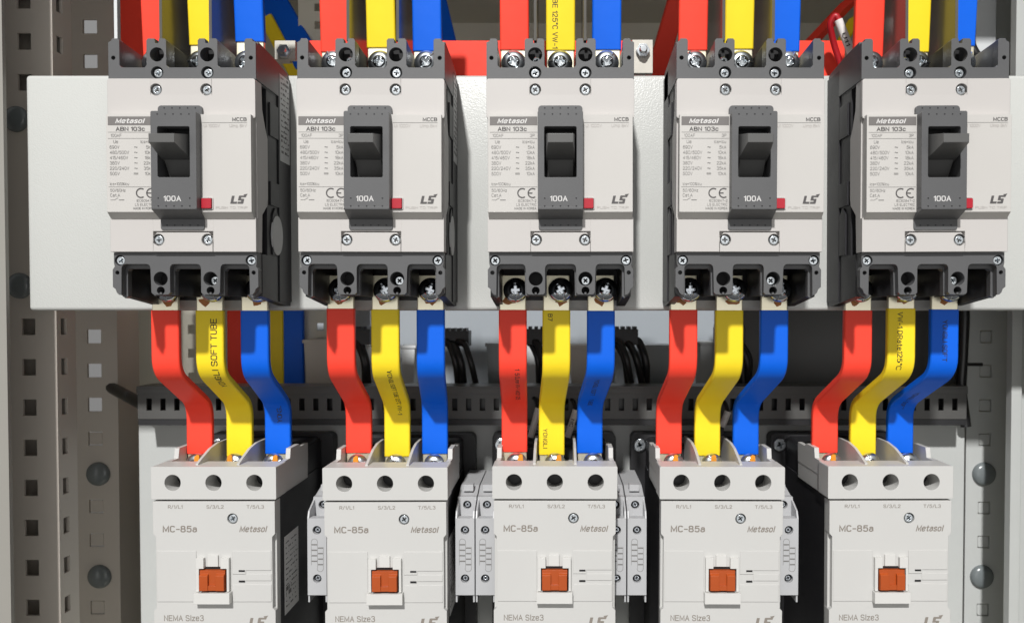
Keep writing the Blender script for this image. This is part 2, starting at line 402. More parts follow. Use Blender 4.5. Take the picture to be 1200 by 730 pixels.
# ================================================================== the cabinet (setting)
def wall(name, mb, m): o = mb.build(name, m); o['kind'] = 'structure'; return o


wall('back_wall', MB((0, 792, 0)).box(-372, 420, 790, 794, -420, 270), M['cab'])
wall('shading_roof', MB((0, 650, 264)).box(-420, 400, 505, 790, 262, 266), M['cab'])  # added overhead slab, height and front edge set to shade the feeders
wall('cabinet_side_wall', MB((440, 600, 0)).box(400, 404, 432, 790, -420, 315), M['cab'])
wall('rail_shade_wall', MB((-422, 650, 0)).box(-424, -420, 520, 742, -420, 262), M['cab'])  # wall added to keep side light off the rails and feeders
wall('unseen_shade_frame', MB((352, 492, 0)).box(302, 404, 490, 494, -420, 266), M['cab'])  # unseen frame piece added to darken the end rail
wall('cabinet_floor', MB((0, 560, -421)).box(-420, 460, 432, 794, -424, -420), M['cab'])
mp = MB((0, 607, -240)); mp.box(PX(161, 605), PX(1132, 605), 605, 609, -420, PZ(497, 605))
wall('lower_mounting_panel', mp, M['panel'])


def rail(name, x0, x1, y, hx0, hx1, vs, Y, hh, label, depth, mt='rail', cat='rail', plugs=(), plug_r=8.5, flange=None, blanks=()):
    r = thing(name, label, cat, ((x0 + x1) / 2, y, -420))
    off = ((x0 + x1) / 2, y, -420)
    zs = [-420.0]; holes = set()
    for zc in sorted(vs):
        zs += [zc - hh / 2, zc + hh / 2]
    zs.append(260.0)
    for j in range(len(vs)): holes.add((1, 1 + 2 * j))
    m = MB(off); m.grid_plate([x0, hx0, hx1, x1], zs, y, y + 2, holes)
    m.build('rail_sheet', M[mt], r)
    if flange:
        fy = [y + 2.0] + list(flange) + [y + depth]
        m = MB(off); m.grid_plate(fy, zs, x1 - 2, x1, holes if len(fy) > 3 else set())
        m.v = [(b_, a_, c_) for a_, b_, c_ in m.v]; m.build('side_flange', M[mt], r)
    for zc in blanks:
        MB(off).prism(rrect(hx0 + .5, hx1 - .5, zc - hh / 2 + .5, zc + hh / 2 - .5, 1.2), [], y + 0.7, y + 1.6).build('hole_blank', M[mt], r)
    for (px, pz) in plugs:
        m = MB(off)
        m.lathe(px, pz, [(plug_r, y), (plug_r, y - 0.8), (plug_r * .97, y - 1.6), (plug_r * .88, y - 2.6), (plug_r * .7, y - 3.5), (plug_r * .45, y - 4.1), (plug_r * .2, y - 4.4), (plug_r * .01, y - 4.45)], 28, False)
        m.build('round_plug', M['plug'], r)
    return r


# left side: door frame edge, then three stepped perforated rails
o = MB((-360, 491, -420)); o.box(-385, PX(7.5, 490), 490, 493, -420, 312)
tag(o.build('door_frame_edge', M['frame']), 'plain beige door frame edge beside the outermost perforated rail', 'door frame')
zo = [PZ(383, 532) + 25.2 * k for k in range(-12, 9) if k not in (1, 2, 3, 4, 5)]
rail('perforated_rail', -350, PX(66, 532), 532, PX(25, 532), PX(41, 532), zo, 532, 10.2,
     'beige perforated cabinet rail with open square holes beside the pale plate', 21, flange=(536.5, 543.0),
     plugs=((PX(23, 532), PZ(140, 532)), (PX(24, 532), PZ(335, 532))), plug_r=8.0)
o = MB((-335, 552, -420)); o.box(-332.0, -315.4, 547, 549, -420, 258); o.box(-354, -352, 534.2, 553.4, -420, 258); o.box(-352, -315.4, 551.6, 553.4, -420, 258)
tag(o.build('rail_lining', M['rail']), 'plain beige rail lining seen through the square holes', 'lining')
z3 = [PZ(474, 625) + 25.0 * k for k in range(-14, 13) if k not in (-2, -5)]
rail('rear_perforated_rail', -356, PX(137, 625), 625, PX(101.5, 625), PX(118, 625), z3, 625, 10.0,
     'rear grey rail with square holes and two round grey plugs beside the lower panel', 32, flange=(640.0,),
     plugs=((PX(113, 625), PZ(555, 625)), (PX(113, 625), PZ(675, 625))), plug_r=8.7,
     blanks=[z for z in z3 if z < PZ(500, 625)])
# right side
z4 = [PZ(595, 620) + 25.0 * k for k in range(-10, 17) if k not in (1, -2, 9)]
rail('right_perforated_rail'.replace('right_', 'end_'), PX(1134, 620), PX(1187, 620), 620, PX(1149, 620), PX(1163, 620), z4, 620, 9.0,
     'grey cabinet rail with two round plugs, half lit and half shaded', 40, mt='panel',
     plugs=((PX(1155, 620), PZ(555, 620)), (PX(1154, 620), PZ(675, 620))), plug_r=8.6, blanks=z4)
o = MB((305, 572, -420)); o.box(PX(1183, 570), PX(1195, 570), 566, 573, -420, 258); o.box(PX(1195, 570) - 2, 340, 573, 577, -420, 258)
tag(o.build('door_frame_post', M['panel']), 'pale narrow frame post at the edge past the plugged grey rail', 'frame post')

# the pale plate that carries the breakers
PY = 502.0
o = MB((40, 510, 66)); o.box(PX(33.5, PY), 420, PY, PY + 18, PZ(364, PY), PZ(88, PY))
pl = o.build('breaker_mounting_plate', M['plate'], bevel=2.2, seg=3)
tag(pl, 'pale powder coated sheet metal plate carrying the five circuit breakers', 'mounting plate')

# ================================================================== circuit breakers
BX = [-195.1, -97.6, 0.9, 98.9, 195.4]
BO = (0, PY, 0)


def make_breaker(label):
    R_ = thing('circuit_breaker', label, 'circuit breaker', (0, PY, 0), 'circuit breakers on the pale plate')
    B = lambda: MB(BO, 0.9935)
    # rear housing
    m = B()
    m.box(-37.2, 37.2, 463, PY, 29, 119)
    m.xprism([(497, 119), (PY, 119), (PY, 136.5), (497, 136.5)], -37.2, 37.2)
    m.xprism([(496, 5.0), (PY, 5.0), (PY, 29), (496, 29)], -37.2, 37.2)
    for s in (-1, 1):
        a, b = sorted((s * 37.2, s * 38.0))
        m.box(a, b, 481, PY, 4, 134)
        m.box(a, b, 467, 481, 57, 70); m.box(a, b, 467, 480.5, 95, 113)
        m.xprism([(470, 30), (480, 30), (480, 52), (474, 56), (470, 52)], a, b)
    m.build('housing', M['charcoal'], R_)
    # cover with its flared side skirts
    m = B()
    prof = [(447, 29.8), (453, 29.8), (454, 50), (462, 56), (463, 60), (463, 92), (459, 98), (455, 106), (454, 119.5), (446.2, 119.5)]
    m.xprism(prof, -37.8, 37.8)
    m.prism(rrect(-38.2, 38.2, 99, 119.5, 1.2), [circ(-13, 113.8, 3.1), circ(13, 113.8, 3.1)], 443.6, 446.3, back=False)
    m.prism([(-37.8, 29.8), (-15.6, 29.8), (-15.6, 47.5), (-37.8, 47.5)], [], 444.2, 447.2, back=False)
    m.prism([(15.6, 29.8), (37.8, 29.8), (37.8, 47.5), (15.6, 47.5)], [], 444.2, 447.2, back=False)
    m.prism([(-15.6, 40.5), (15.6, 40.5), (15.6, 47.5), (-15.6, 47.5)], [], 444.2, 447.2, back=False)
    m.build('cover', M['cover'], R_)
    m = B()
    m.prism([(-15.4, 29.8), (15.4, 29.8), (15.4, 37.5), (13.4, 39.8), (-13.4, 39.8), (-15.4, 37.5)], [circ(-12.7, 36, 3.1), circ(12.7, 36, 3.1)], 443.8, 447.1)
    m.build('cover_tab', M['cover'], R_)
    m = B()
    m.prism([(-15.8, 110.0), (15.8, 110.0), (15.8, 119.4), (-15.8, 119.4)], [circ(-13, 113.8, 3.1), circ(13, 113.8, 3.1)], 443.3, 443.7, back=False)
    m.v = [(x, y + (0.34 * (119.4 - z) / 9.4 if y < 443.5 else 0), z) for x, y, z in m.v]
    m.build('upper_cover_tab', M['cover'], R_)
    # raised label face
    m = B()
    m.prism([(-37.1, 50.1), (37.1, 50.1), (37.1, 100.2), (-37.1, 100.2)], [rrect(-8.7, 8.7, 64.8, 94.2, 0.5), rrect(11.8, 17.2, 51.5, 57.2, 0.6)], 440, 446.1, back=False)
    m.xprism([(440, 50.1), (446.1, 50.1), (446.1, 46.9), (443.9, 46.9)], -37.1, 37.1)
    lf = m.build('label_face', M['label'], R_)
    y = 439.93
    m = B(); quad(m, -36.2, -11.8, 94.6, 99.1, y); m.build('label_bar', M['bar'], lf)
    yt = 439.86
    m = B(); text(m, 'Metasol', -32.4, -17.0, 95.6, 98.3, yt, 0.022, 0.25); m.build('white_lettering', M['twhite'], lf)
    m = B()
    text(m, 'ABN 103c', -32.2, -17.2, 91.5, 94.0, yt, 0.018)
    m.build('type_lettering', M['tdark'], lf); m = B()
    text(m, 'MCCB', 27.6, 35.0, 96.7, 98.8, yt, 0.016)
    m.build('kind_lettering', M['tdark'], lf); m = B()
    emblem(m, 26.2, 35.2, 54.3, 59.4, yt); m.build('emblem', M['tdark'], lf); m = B()
    arcband(m, -19.6, 59.8, 2.0, 2.65, 55, 305, yt); arcband(m, -14.3, 59.8, 2.0, 2.65, 55, 305, yt)
    quad(m, -16.8, -14.4, 59.5, 60.1, yt)
    m.build('conformity_mark', M['tdark'], lf)
    m = B()
    for z in (91.0, 87.8, 62.9): quad(m, -36.2, -11.8, z, z + 0.14, yt)
    quad(m, 12.2, 35.2, 95.9, 96.05, yt)
    textl(m, '100AF', -34.8, 89.4, 1.55, yt); textl(m, '3P', -13.2, 89.4, 1.55, yt, align='r')
    textl(m, 'Ue', -33.5, 86.2, 1.7, yt); textl(m, 'Ics=Icu', -13.3, 86.2, 1.55, yt, align='r')
    for k, (a, b) in enumerate((('690V', '5kA'), ('480/500V', '10kA'), ('415/460V', '18kA'), ('380V', '22kA'), ('220/240V', '35kA'), ('500V', '10kA'))):
        z = 83.4 - 2.72 * k
        textl(m, a, -35.4, z, 1.65, yt, sq=0.95); textl(m, b, -13.2, z, 1.65, yt, align='r', sq=0.95)
        if k < 5: text(m, '~', -22.9, -21.1, z - 0.3, z + 0.3, yt, 0.03)
        else: quad(m, -23.2, -20.9, z + 0.15, z + 0.4, yt); quad(m, -23.2, -20.9, z - 0.4, z - 0.15, yt)
    textl(m, 'Ics=100%Icu', -35.4, 64.5, 1.4, yt)
    textl(m, '50/60Hz', -35.4, 61.2, 1.5, yt); textl(m, 'Cat.A', -35.4, 58.7, 1.6, yt)
    quad(m, -35.3, -33.6, 56.2, 56.35, yt); poly(m, [(-33.6, 56.2), (-31.4, 57.4), (-31.3, 57.25), (-33.5, 56.05)], yt); quad(m, -31.0, -28.2, 56.1, 56.45, yt)
    textl(m, 'IEC60947-2', -12.4, 55.9, 1.3, yt, align='r'); textl(m, 'LS ELECTRIC', -12.4, 53.9, 1.3, yt, align='r'); textl(m, 'MADE IN KOREA', -12.4, 51.95, 1.2, yt, 0.01, align='r')
    m.build('fine_print', M['tmid'], lf)
    m = B()
    textl(m, 'Ui 1000V', 13.0, 94.4, 1.6, yt); textl(m, 'Uimp 8kV', 35.0, 94.4, 1.6, yt, align='r')
    textl(m, 'PUSH TO TRIP', 35.0, 52.3, 1.3, yt, align='r', sq=1.45)
    m.build('faint_print', M['tfaint'], lf)
    # toggle housing
    m = B()
    m.prism(rrect(-11.4, 11.4, 49.0, 105.2, 1.8), [rrect(-8.4, 8.4, 65, 94, 1.0)], 441.8, 447, back=False)
    m.prism(rrect(-11.3, 11.3, 41.2, 50.0, 1.2), [], 443.5, 446, back=False)
    m.prism(rrect(-11.5, 11.5, 50.8, 100.6, 0.9), [rrect(-8.2, 8.2, 67.0, 92.8, 0.8)], 434.0, 442, back=False)
    m.xprism([(434.1, 52), (434.1, 50.7), (443.6, 46.6), (443.6, 52)], -11.5, 11.5)
    th = m.build('toggle_housing', M['grey'], R_)
    m = B()
    for z, n_, y_ in ((43.6, 5, 443.45), (99.0, 5, 433.95), (103.9, 5, 441.75), (52.4, 5, 433.95)):
        for k in range(n_): m.prism(circ(-8 + 4 * k, z, 0.42, 8), [], y_, y_ + 0.04)
    for k in (-8, 8): m.prism(circ(k, 56.4, 0.42, 8), [], 433.95, 433.99)
    m.build('dimple_pattern', M['charcoal'], th)
    m = B(); text(m, '100A', -5.3, 3.6, 54.8, 57.8, 433.93, 0.012); m.build('rating_lettering', M['twhite'], th)
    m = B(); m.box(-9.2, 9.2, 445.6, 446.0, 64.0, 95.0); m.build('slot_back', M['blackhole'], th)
    m = B(); m.xprism([(437.2, 77.5), (445.5, 67.2), (445.5, 78)], -6.6, 6.6); m.build('drum', M['greyhandle'], th)
    m = B()
    m.frus((-6.3, 6.3, 82.2, 86.6, 421.0), (-7.5, 7.5, 76.8, 89.3, 437.0)); m.frus((-7.5, 7.5, 76.8, 89.3, 437.0), (-7.5, 7.5, 74, 89.6, 445.5))
    m.build('toggle_handle', M['greyhandle'], R_)
    # trip button in a shallow frame
    m = B(); m.prism(rrect(11.6, 17.6, 51.2, 57.6, 0.7), [rrect(11.9, 17.1, 51.6, 57.1, 0.6)], 439.6, 440.4); tb0 = m.build('button_surround', M['cover'], R_)
    m = B(); m.prism(rrect(11.6, 16.9, 51.8, 56.9, 0.6), [], 438.6, 440.5); m.build('trip_button', M['redbtn'], R_)
    # upper terminal frame
    m = B()
    T, F = 140.6, 125.6
    out = [(-38.2, 119.6), (38.2, 119.6), (38.2, 138.6), (36.6, 139.4), (36.2, T), (33.2, T), (32.4, T - 1.0), (32.4, F + 1.2), (31.4, F), (19.4, F), (18.4, F + 1.2), (18.4, T - 1), (17.6, T),
           (14.2, T), (13.8, 138.2), (12.2, 138.2), (11.8, T), (9.0, T), (8.2, T - 1), (8.2, F + 1.2), (7.2, F), (-7.2, F), (-8.2, F + 1.2), (-8.2, T - 1), (-9.0, T), (-11.8, T), (-12.2, 138.2), (-13.8, 138.2), (-14.2, T),
           (-17.6, T), (-18.4, T - 1), (-18.4, F + 1.2), (-19.4, F), (-31.4, F), (-32.4, F + 1.2), (-32.4, T - 1.0), (-33.2, T), (-36.2, T), (-36.6, 139.4), (-38.2, 138.6)]
    hs = []
    for s in (-13, 13): hs += [circ(s, 132.3, 3.7), circ(s, 123.0, 3.2)]
    hs += [circ(-35.6, 130.6, 1.1, 12), circ(35.6, 130.6, 1.1, 12)]
    m.prism(out, hs, 445.0, 449.5)
    for a, b in ((-38.0, -33.0), (33.0, 38.0), (-17.9, -16.9), (-9.2, -8.5), (8.5, 9.2), (16.9, 17.9)):
        m.xprism([(449.4, 119.7), (449.4, T - 0.4), (472, 139.0), (497, 136.4), (497, 119.7)], a, b)
    m.box(-37.2, 37.2, 454, 497, 119.0, 121.0)
    m.build('upper_terminal_frame', M['grey'], R_)
    m = B()
    for s in (-13, 13):
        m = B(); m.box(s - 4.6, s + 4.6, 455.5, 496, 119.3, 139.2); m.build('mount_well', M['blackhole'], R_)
    # lower terminal cover
    m = B()
    L = [(-37.3, 29.6), (-37.3, 24.2), (-36.9, 22.2), (-38.0, 20.6), (-38.0, 11.5), (-36.6, 10.4), (-36.0, 8.6), (-34.8, 7.4), (-33.6, 7.2), (-33.4, 21.2), (-33.1, 22.4), (-32.3, 23.2), (-31.2, 23.5)]
    mid = [(-20.4, 23.5), (-19.3, 23.2), (-18.6, 22.4), (-18.3, 21.2), (-17.9, 8.6), (-17.0, 7.6), (-13.6, 7.4), (-13.5, 8.7), (-12.5, 8.7), (-12.4, 7.4), (-9.0, 7.6), (-8.1, 8.6), (-8.1, 21.2), (-7.8, 22.4), (-7.1, 23.2), (-6.0, 23.5)]
    out = L + mid + [(-x, z) for x, z in reversed(mid)] + [(-x, z) for x, z in reversed(L)]
    hs = []
    for s in (-13, 13): hs += [circ(s, 15.8, 3.7), circ(s, 9.6, 2.1, 14)]
    for s in (-35.6, 35.6): hs.append(circ(s, 19.0, 1.1, 12))
    hs += [circ(-34.2, 25.4, 2.75), circ(34.2, 25.4, 2.75)]
    m.prism(out, hs, 446.4, 451.0)
    out2 = [(-37.0, 29.4), (-37.0, 8.5), (-33.8, 5.6), (-32.4, 6.6), (-32.4, 20.0), (-31.4, 21.2), (-19.8, 21.2), (-18.9, 20), (-18.6, 7.0), (-7.6, 7.0), (-7.4, 20), (-6.4, 21.2)]
    out2 = out2 + [(-x, z) for x, z in reversed(out2)]
    m.prism(out2, [circ(-13, 15.8, 3.8), circ(13, 15.8, 3.8), circ(-13, 9.6, 2.2, 14), circ(13, 9.6, 2.2, 14)], 450.9, 455)
    m.build('lower_terminal_cover', M['grey'], R_)
    m = B()
    for a, b in ((-37.3, -33.0), (33.0, 37.3)):
        m.xprism([(454.9, 29.2), (454.9, 6.6), (494, 1.6), (502, 1.6), (502, 29.2)], a, b)
    for a, b in ((-18.4, -17.4), (-8.6, -7.8), (7.8, 8.6), (17.4, 18.4)):
        m.xprism([(454.9, 29.2), (454.9, 7.0), (484, 6.6), (484, 29.2)], a, b)
    m.box(-37.2, 37.2, 454.9, 497, 27.5, 29.2)
    m.build('lower_cell_wall', M['black'], R_)
    m = B()
    for s in (-13, 13):
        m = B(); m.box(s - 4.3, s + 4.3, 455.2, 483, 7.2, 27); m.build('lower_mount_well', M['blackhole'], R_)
    # screws
    k = 0
    for x, z, y_ in ((-13, 123.0, 446.2), (13, 123.0, 446.2), (-13, 113.8, 444.3), (13, 113.8, 444.3), (-12.7, 36, 444.4), (12.7, 36, 444.4), (-34.2, 25.4, 447.4), (34.2, 25.4, 447.4), (-12.4, 130.8, 452.2), (13.2, 15.0, 452.2)):
        screw_mb(BO, x, z, y_, 2.55, 0.35 + 1.1 * k, 0.9935).build('screw', M['zinc'], R_); k += 1
    for j, x in enumerate((-25.3, 0, 25.3)):
        bolt_mb(BO, x, 134.6, 464.5, 6.8, 0.5 + j, 0.9935).build('terminal_screw', M['zinc'], R_)
        bolt_mb(BO, x, 10.6, 477.0, 6.9, (0.03, 0.5, -0.35)[j]).build('terminal_screw', M['dsteel'], R_)
    # phase barriers
    for s in (-13, 13):
        m = B(); m.box(s - 0.75, s + 0.75, 449.6, 499, 141.0, 202); m.build('phase_barrier', M['barrier'], R_)
    # side stickers
    m = B(); m.box(37.9, 38.15, 483, 500, 84, 133); st = m.build('side_sticker', M['sticker'], R_)
    m = B()
    for r in range(15):
        z = 130.8 - r * 3.0 + random.uniform(-.3, .3); yy = 484.3 + random.uniform(0, 1)
        while yy < 497.5:
            L_ = random.uniform(0.6, 2.6); hh = random.choice((0.7, 0.9, 1.5)); m.add([(38.2, yy, z), (38.2, min(yy + L_, 498.8), z), (38.2, min(yy + L_, 498.8), z + hh), (38.2, yy, z + hh)], [(0, 1, 2, 3)]); yy += L_ + random.choice((0.4, 0.5, 0.6, 2.2))
    m.build('sticker_print', M['tdark'], st)
    n = 24
    m = MB(BO, 0.9935); vs = [(37.5, 477 + 10.0 * cos(2 * pi * i / n) * 0.9, 41 + 11.0 * sin(2 * pi * i / n)) for i in range(n)]
    vs2 = [(38.3, p[1], p[2]) for p in vs]
    m.add(vs + vs2, [tuple(range(n, 2 * n))] + [(i, (i + 1) % n, n + (i + 1) % n, n + i) for i in range(n)])
    m.build('round_sticker', M['sticker'], R_)
    return R_


BL = ['grey and white three-pole circuit breaker at the plate\'s open end, its right side stickers showing',
      'grey and white circuit breaker, second along the plate from the perforated rails',
      'grey and white circuit breaker in the middle of the five, seen straight on',
      'grey and white circuit breaker, fourth along the plate from the perforated rails',
      'grey and white circuit breaker beside the red wire with white sleeve, last of the five']
proto = make_breaker(BL[0]); proto.location.x = BX[0] * MM
for i in range(1, 5): copy_tree(proto, (BX[i], PY, 0), BL[i]).rotation_euler = (0, math.radians((0, .12, -.1, .08, -.22)[i]), 0)

# ================================================================== insulated busbar strips
ORD = ['first', 'second', 'third', 'fourth', 'fifth']


def path_smooth(pts, r, n=6):
    """Fillet a polyline of (x, y, z)."""
    pts = [Vector(p) for p in pts]; out = [pts[0]]
    for a, b, c in zip(pts, pts[1:], pts[2:]):
        u_, v_ = (a - b).normalized(), (c - b).normalized()
        d = min(r, (a - b).length * 0.48, (c - b).length * 0.48)
        p0, p1 = b + u_ * d, b + v_ * d
        for i in range(n + 1):
            t = i / n; out.append(p0 * (1 - t) ** 2 + b * 2 * t * (1 - t) + p1 * t * t)
    out.append(pts[-1])
    return out


def ribbon(mb, path, wd, th, wdir=Vector((1, 0, 0))):
    """Flat bar swept along path, width along wdir."""
    k = len(path); vs = []
    for i, p in enumerate(path):
        t = (path[min(i + 1, k - 1)] - path[max(i - 1, 0)]).normalized()
        wd_ = (wdir - t * wdir.dot(t)).normalized() if abs(t.x) < 0.9 and wdir.x == 1 and False else wdir
        n_ = t.cross(wd_).normalized()
        e = 0.16
        for a, b in ((-.5, -.5 + e), (-.5 + e * th / wd, -.5), (.5 - e * th / wd, -.5), (.5, -.5 + e), (.5, .5 - e), (.5 - e * th / wd, .5), (-.5 + e * th / wd, .5), (-.5, .5 - e)):
            vs.append(p + wd_ * (a * wd) + n_ * (b * th))
    fs = []
    for j in range(k - 1):
        fs += [(j * 8 + q, j * 8 + (q + 1) % 8, (j + 1) * 8 + (q + 1) % 8, (j + 1) * 8 + q) for q in range(8)]
    fs += [tuple(range(8)), tuple(range((k - 1) * 8, k * 8))]
    mb.add(vs, fs, True)
    return mb


def path_at(path, s):
    for a, b in zip(path, path[1:]):
        L_ = (b - a).length
        if s <= L_ or b is path[-1]:
            t = (b - a).normalized()
            return a + t * min(s, L_), t
        s -= L_


def strip_text(mb, path, s0, lat, h, txt, up, wd, th, L=None):
    """Lettering running along a strip: starts s0 mm below the top, reads downwards, or upwards when up."""
    v, f, a, b, c, d = glyphs(txt, 0.012)
    k = h / 0.73; tot = sum((q - p).length for p, q in zip(path, path[1:]))
    keep = []
    for p in v:
        al, ac = (p[0] - a) * k * 1.05, p[1] * k - h / 2
        s = s0 + (-al if up else al); x = lat + (-ac if up else ac)
        ok = 0.4 < s < tot - 0.4
        q, t = path_at(path, max(0.0, min(s, tot)))
        n_ = t.cross(Vector((1, 0, 0))).normalized()
        if n_.y > 0: n_ = -n_
        keep.append((q + Vector((1, 0, 0)) * x + n_ * (th / 2 + 0.06 + 0.004 * p[2]), ok))
    mb.add([q for q, _ in keep], [x for x in f if all(keep[i][1] for i in x)])


def blot(mb, cx, cz, r, y, seed):
    rnd = random.Random(seed)
    n = 11
    poly(mb, [(cx + r * rnd.uniform(0.45, 1.15) * cos(2 * pi * i / n), cz + 0.75 * r * rnd.uniform(0.45, 1.15) * sin(2 * pi * i / n)) for i in range(n)], y)


YT, YB, WD, TH = 488.0, 531.0, 15.9, 4.2
CN = ['red', 'yellow', 'blue']
# centre of each strip in the photograph at v = 395 and at v = 515
LOW = [[(195, 235), (247, 281.5), (299.5, 326.5)], [(400, 421), (452, 466), (505, 510)], [(601, 603), (652, 646.5), (704, 691)],
       [(800.5, 783.5), (854, 828.5), (906.5, 873.5)], [(1004.5, 966), (1055, 1010.5), (1105.5, 1054)]]
TXT = {(0, 1): [(50, 2.5, 3.7, 'YONGLI SOFT TUBE', True)], (0, 2): [(92, 1.5, 3.0, 'YONGLI', True)],
       (1, 1): [(34, 2.0, 2.7, 'YONGLI SOFT TUBE 125°C VW-1', False)],
       (2, 0): [(33, 2.5, 2.6, '1 50.mm VW-1 4621 125', False)], (2, 1): [(96, -4.0, 2.7, 'YONGLI', False), (2, -3.5, 2.6, 'B7', False)],
       (2, 2): [(40, -1.0, 2.8, 'YONGLI SOFT', False), (70, -0.5, 2.6, 'TUBE', False)],
       (4, 1): [(2, -1.0, 3.0, 'VW-1 DRate125°C', False)], (4, 2): [(6, 0.0, 2.8, 'YONGLI SOFT', False), (60, -1, 2.8, 'YONGLI SOFT', False)]}
LBL = {(0, 1): 'yellow insulated busbar printed in black lettering under the breaker at the plate\'s open end'}
for i in range(5):
    for j in range(3):
        ut, ub = LOW[i][j]
        xt, xb = PX(ut, YT, 395), PX(ub, YB, 515)
        yt, yb = YT, YB
        z0, z1, z2, z3_ = PZ(362.5 + (0, 0, 1)[j], YT), PZ(436, YT), PZ(473, YB), PZ((530, 533, 531)[j], YB)
        jr = random.Random(90 + i * 3 + j); z0 += jr.uniform(-0.8, 0.5); z3_ += jr.uniform(-0.7, 0.7)
        full = path_smooth([(xt, yt, 19.0), (xt, yt, z1), (xb, yb, z2), (xb, yb, -100)], 9)
        where = 'under the ' + ORD[i] + ' breaker counted from the perforated rails'
        lab = f'{CN[j]} insulated busbar with double bend {where}'
        if (i, j) in TXT: lab = f'{CN[j]} insulated busbar with black printing {where}'
        off = (xt, yt, 0)
        R_ = thing('insulated_busbar', lab, 'busbar', off, 'bent busbars between breakers and contactors')
        body = path_smooth([(xt, yt, z0), (xt, yt, z1), (xb, yb, z2), (xb, yb, z3_)], 9)
        m = MB(off); ribbon(m, body, WD, TH); m.build('insulation', M[CN[j]], R_)
        m = MB(off); ribbon(m, [Vector((xt, yt, 19)), Vector((xt, yt, z0 - 4))], WD - 0.8, TH - 1.4); m.build('bare_end', M['tin'], R_)
        m = MB(off); ribbon(m, [Vector((xb, yb, z3_ + 4)), Vector((xb, yb, -103))], WD - 0.8, TH - 1.4); m.build('bare_end', M['tin'], R_)
        rr = random.Random(i * 7 + j)
        m = MB(off); blot(m, xt + rr.uniform(-2.5, 2.5), z0 + 5.6, 4.4, yt - 1.5, i * 3 + j); m.build('paint_mark', M['mark'], R_)
        if (i, j) in TXT:
            for s0, lat, h, s_, up in TXT[(i, j)]:
                m = MB(off); strip_text(m, body, s0, lat, h, s_, up, WD, TH); m.build('printed_lettering', M['tblack'], R_)

# strips rising from the breakers
UPP = [[(168.5, None), (250, None), (296, None)], [(393, None), (448, None), (502.5, None)], [(600.7, None), (651.5, None), (707.5, None)],
       [(806.5, None), (863, None), (920, None)], [(1009, None), (1058, None), (1118, None)]]
UZ = [[70, 54, 50], [62, 57, 61], [59.6, 60, 59.5], [60, 58.5, 61.5], [68, 62, 55]]
for i in range(5):
    for j in range(3):
        yt = 474.0
        xt = BX[i] + (-25.3, 0, 25.3)[j]; dx = 0
        z0 = PZ(UZ[i][j], yt)
        off = (xt, yt, 202)
        R_ = thing('upper_busbar', f'{CN[j]} insulated busbar rising from the top of the {ORD[i]} breaker counted from the perforated rails', 'busbar', off, 'straight busbars above the breakers')
        a, b = Vector((xt + dx, yt, z0)), Vector((xt + dx, yt - 5.0, 202))
        m = MB(off); ribbon(m, [a, b], WD, TH); m.build('insulation', M[CN[j]], R_)
        m = MB(off); ribbon(m, [Vector((xt + dx, yt, 122)), a + Vector((0, 0, 4))], WD - 0.8, TH - 1.4); m.build('bare_end', M['tin'], R_)
        if (i, j) == (2, 1):
            m = MB(off); strip_text(m, [b, a], 17, -3, 2.9, 'SOFT TUBE 125°C VW-1', False, WD, TH); m.build('printed_lettering', M['tblack'], R_)

# ================================================================== contactors
CX = [-199.3, -100.6, -2.2, 94.6, 191.2]
CO = (0, 604, 0)
FY = 490.0


